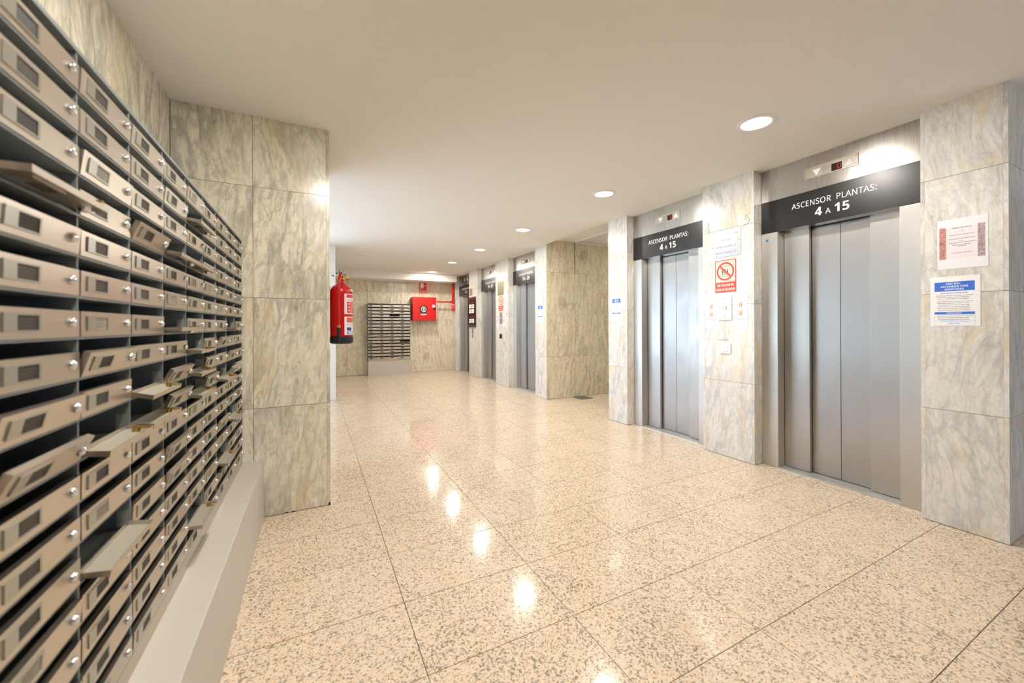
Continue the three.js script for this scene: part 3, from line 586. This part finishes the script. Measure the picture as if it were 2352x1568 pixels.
// ------------------------------------------------------------------ back wall: fire cabinet, sign, pipe
{
  const x0 = 2.405, x1 = 3.075, y0 = 1.455, y1 = 2.103, w = x1 - x0, h = y1 - y0, t = thing('fire_hose_cabinet', 'red fire hose cabinet with a round window on the back wall', 'fire cabinet', (x0 + x1) / 2, (y0 + y1) / 2, -10.80);
  obj('cabinet_body', rb(w, h, 0.235, 0.006, 0, 0, -0.1275), M.redCab, t);
  const dr = obj('door', rb(w - 0.004, h - 0.006, 0.014, 0.004, 0, 0, -0.003), M.redCab, t);
  obj('window_ring', new THREE.TorusGeometry(0.102, 0.012, 12, 40).translate(-0.03, -0.02, 0.006), M.black, dr);
  obj('window_pane', cyl(0.10, 0.004, -0.03, -0.02, 0.0055, 'z', 36), std({ color: rgb(110, 104, 96), roughness: 0.12, metalness: 0.3 }), dr);
  obj('hose_reel', [new THREE.TorusGeometry(0.068, 0.014, 10, 30).translate(-0.03, -0.02, 0.008), rb(0.03, 0.09, 0.012, 0.004, -0.038, -0.02, 0.010), rb(0.02, 0.075, 0.012, 0.004, -0.005, -0.015, 0.010)], M.alu, dr);
  obj('name_label', bx(0.145, 0.036, 0.002, -0.03, -0.158, 0.0055), [M.paper, M.paper, M.paper, M.paper, print(canvas(160, 40, (x) => { x.fillStyle = '#f0ece6'; x.fillRect(0, 0, 160, 40); greek(x, 14, 146, 12, 16, '#6a6a6a', 3); })), M.paper], dr);
  obj('sticker', bx(0.085, 0.065, 0.002, 0.253, 0.078, 0.0055), M.paper, dr);
  obj('handle', rb(0.062, 0.048, 0.020, 0.005, 0.275, -0.003, 0.012), M.black, dr);
  obj('edge_strip', bx(0.010, h * 0.72, 0.012, w / 2 + 0.005, -0.06, -0.010), M.paintWhite, t);
}
{
  const w = 0.208, h = 0.302, face = print(canvas(208, 302, (x) => {
    x.fillStyle = '#d83424'; x.fillRect(0, 0, 208, 302); x.fillStyle = '#f0ece0'; x.fillRect(34, 12, 86, 128); x.fillRect(36, 120, 16, 70); x.fillStyle = '#d83424'; x.fillRect(56, 146, 66, 40);
    x.fillStyle = '#f0ece0'; x.fillRect(134, 70, 40, 8); x.beginPath(); x.moveTo(170, 56); x.lineTo(192, 74); x.lineTo(170, 92); x.fill(); x.fillRect(0, 216, 208, 6);
    text(x, 'BOCA DE', 104, 256, 34, '#f4e8e0', 'bold', 'center', 170); text(x, 'INCENDIO', 104, 292, 32, '#f4e8e0', 'bold', 'center', 180);
  }), 0.4);
  const o = obj('fire_hose_sign', bx(w, h, 0.003), [M.redCab, M.redCab, M.redCab, M.redCab, face, M.redCab]); o.position.set(2.757, 2.37, -11.048); tag(o, 'red and white fire hose sign above the red cabinet', 'sign');
}
{
  const t = thing('fire_pipe', 'red fire pipe with a pink capped end right of the cabinet', 'pipe', 3.575, 0, -10.83);
  obj('riser', cyl(0.036, 0.60, 0, 2.225, 0, 'y', 24), M.redCab, t);
  obj('tee', [cyl(0.040, 0.12, 0, 1.98, 0, 'y', 24), cyl(0.046, 0.022, 0, 2.03, 0, 'y', 24), cyl(0.024, 0.07, -0.05, 1.985, 0, 'x', 18)], M.redCab, t);
  obj('branch', cyl(0.019, 0.42, -0.27, 1.985, 0, 'x', 18), M.redCab, t);
  obj('clamp', cyl(0.050, 0.020, 0, 1.912, 0, 'y', 24), M.alu, t);
  obj('valve_cap', [cyl(0.054, 0.115, 0, 1.845, 0, 'y', 28), cyl(0.05, 0.010, 0, 1.784, 0, 'y', 28)], M.pink, t);
  obj('pipe_end', [cyl(0.040, 0.05, 0, 1.755, 0, 'y', 24), cyl(0.043, 0.018, 0, 1.738, 0, 'y', 24)], M.redCab, t);
}

// ------------------------------------------------------------------ fire extinguisher on the end wall
{
  const t = thing('fire_extinguisher', 'red fire extinguisher with black base and hose on the marble end wall', 'fire extinguisher', 0.192, 1.163, -3.37);
  const R = 0.083, pr = [[0.010, 0.05], [R - 0.002, 0.05], [R, 0.07], [R, 0.40], [R - 0.004, 0.425], [R - 0.016, 0.447], [R - 0.036, 0.462], [0.034, 0.470], [0.024, 0.478], [0.020, 0.492], [0.020, 0.505], [0.004, 0.505]].map(([a, b]) => new THREE.Vector2(a, b));
  obj('cylinder', new THREE.LatheGeometry(pr, 48), M.red, t);
  obj('weld_seam', new THREE.TorusGeometry(R + 0.0002, 0.0016, 6, 48).rotateX(Math.PI / 2).translate(0, 0.225, 0), M.red, t);
  const bp = [[0.01, 0.002], [R - 0.012, 0], [R - 0.003, 0.005], [R + 0.0025, 0.014], [R + 0.0025, 0.052], [R, 0.056]].map(([a, b]) => new THREE.Vector2(a, b));
  obj('base_skirt', new THREE.LatheGeometry(bp, 48), M.black, t);
  obj('valve', [cyl(0.017, 0.036, 0, 0.518, 0, 'y', 18), cyl(0.010, 0.04, 0.018, 0.518, 0, 'x', 14)], M.brass, t);
  obj('outlet_cap', cyl(0.014, 0.014, 0.044, 0.518, 0.002, 'x', 16), M.brass, t);
  obj('gauge', [cyl(0.018, 0.014, 0.016, 0.518, 0.020, 'z', 20)], M.brass, t);
  const lv = [rb(0.022, 0.014, 0.075, 0.004, -0.004, 0.548, 0.012), rb(0.020, 0.012, 0.070, 0.004, -0.004, 0.528, 0.020)];
  obj('handle', lv[1], M.black, t);
  const up = obj('lever', rb(0.024, 0.028, 0.05, 0.005, 0, 0, 0), M.lever, t); up.position.set(-0.006, 0.563, 0.01); up.rotation.x = -0.2;
  obj('safety_seal', [rb(0.018, 0.010, 0.012, 0.003, 0.024, 0.545, 0.015), rb(0.014, 0.012, 0.010, 0.003, -0.036, 0.552, 0.02), rb(0.014, 0.010, 0.010, 0.003, -0.062, 0.530, 0.03)], M.green, t);
  obj('pin', [cyl(0.0022, 0.06, -0.05, 0.538, 0.022, 'x', 8)], M.chrome, t);
  const hp = new THREE.CatmullRomCurve3([[0, 0.525, 0.018], [-0.010, 0.536, 0.055], [-0.018, 0.505, 0.088], [-0.024, 0.44, 0.100], [-0.026, 0.33, 0.102], [-0.026, 0.20, 0.102], [-0.026, 0.145, 0.102]].map((v) => new THREE.Vector3(...v)));
  obj('hose', new THREE.TubeGeometry(hp, 48, 0.0125, 12), M.red, t);
  obj('hose_ferrule', cyl(0.0145, 0.020, -0.026, 0.136, 0.102, 'y', 16), M.brass, t);
  obj('nozzle', [cyl(0.0125, 0.06, -0.026, 0.098, 0.102, 'y', 16), cyl(0.0145, 0.055, -0.026, 0.042, 0.102, 'y', 16, 0.0135)], M.black, t);
  const lab = (y0, y1, a0, a1, m) => { const g = new THREE.CylinderGeometry(R + 0.0008, R + 0.0008, y1 - y0, 24, 1, true, a0, a1 - a0); g.translate(0, (y0 + y1) / 2, 0); obj('label', g, m, t); };
  const L1 = print(canvas(300, 380, (x) => { x.fillStyle = '#e8e2e0'; x.fillRect(0, 0, 300, 380); x.fillStyle = '#c8342c'; x.fillRect(50, 14, 240, 60); x.fillRect(60, 150, 100, 210); x.fillRect(180, 140, 110, 220); for (let i = 0; i < 12; i++) { x.save(); x.translate(24, 360 - i * 28); greek(x, -8, 8, 0, 9, '#9a3a34', i + 1); x.restore(); } greek(x, 60, 280, 96, 10, '#b05048', 3); greek(x, 60, 250, 120, 10, '#b05048', 4); x.fillStyle = '#eee'; for (const y of [170, 230, 290]) { x.beginPath(); x.arc(110, y + 20, 18, 0, 7); x.fill(); } for (let i = 0; i < 7; i++) greek(x, 190, 280, 160 + i * 26, 8, '#e8d0cc', i + 9); }), 0.3);
  const L2 = print(canvas(300, 330, (x) => { x.fillStyle = '#e4e0e2'; x.fillRect(0, 0, 300, 330); x.fillStyle = '#c8342c'; x.fillRect(55, 14, 240, 90); for (let i = 0; i < 5; i++) greek(x, 66, 280, 22 + i * 16, 6, '#e8b8b0', i + 2); for (let i = 0; i < 3; i++) greek(x, 60, 270, 118 + i * 22, 8, '#a0a0aa', i + 5); x.fillStyle = '#2a3f9a'; x.fillRect(55, 196, 120, 56); x.fillStyle = '#d8e4c8'; x.fillRect(175, 196, 110, 56); x.fillStyle = '#2f6fb0'; x.fillRect(60, 270, 200, 46); x.fillStyle = '#f0f0f4'; x.fillRect(84, 280, 150, 26); }), 0.3);
  lab(0.232, 0.390, 0.18, 1.45, L1); lab(0.070, 0.212, 0.18, 1.45, L2);
  obj('wall_bracket', [bx(0.006, 0.30, 0.05, -0.0885, 0.32, 0), bx(0.004, 0.03, 0.12, -0.0845, 0.43, 0)], M.red, t);
}

renderer.render(scene, camera);
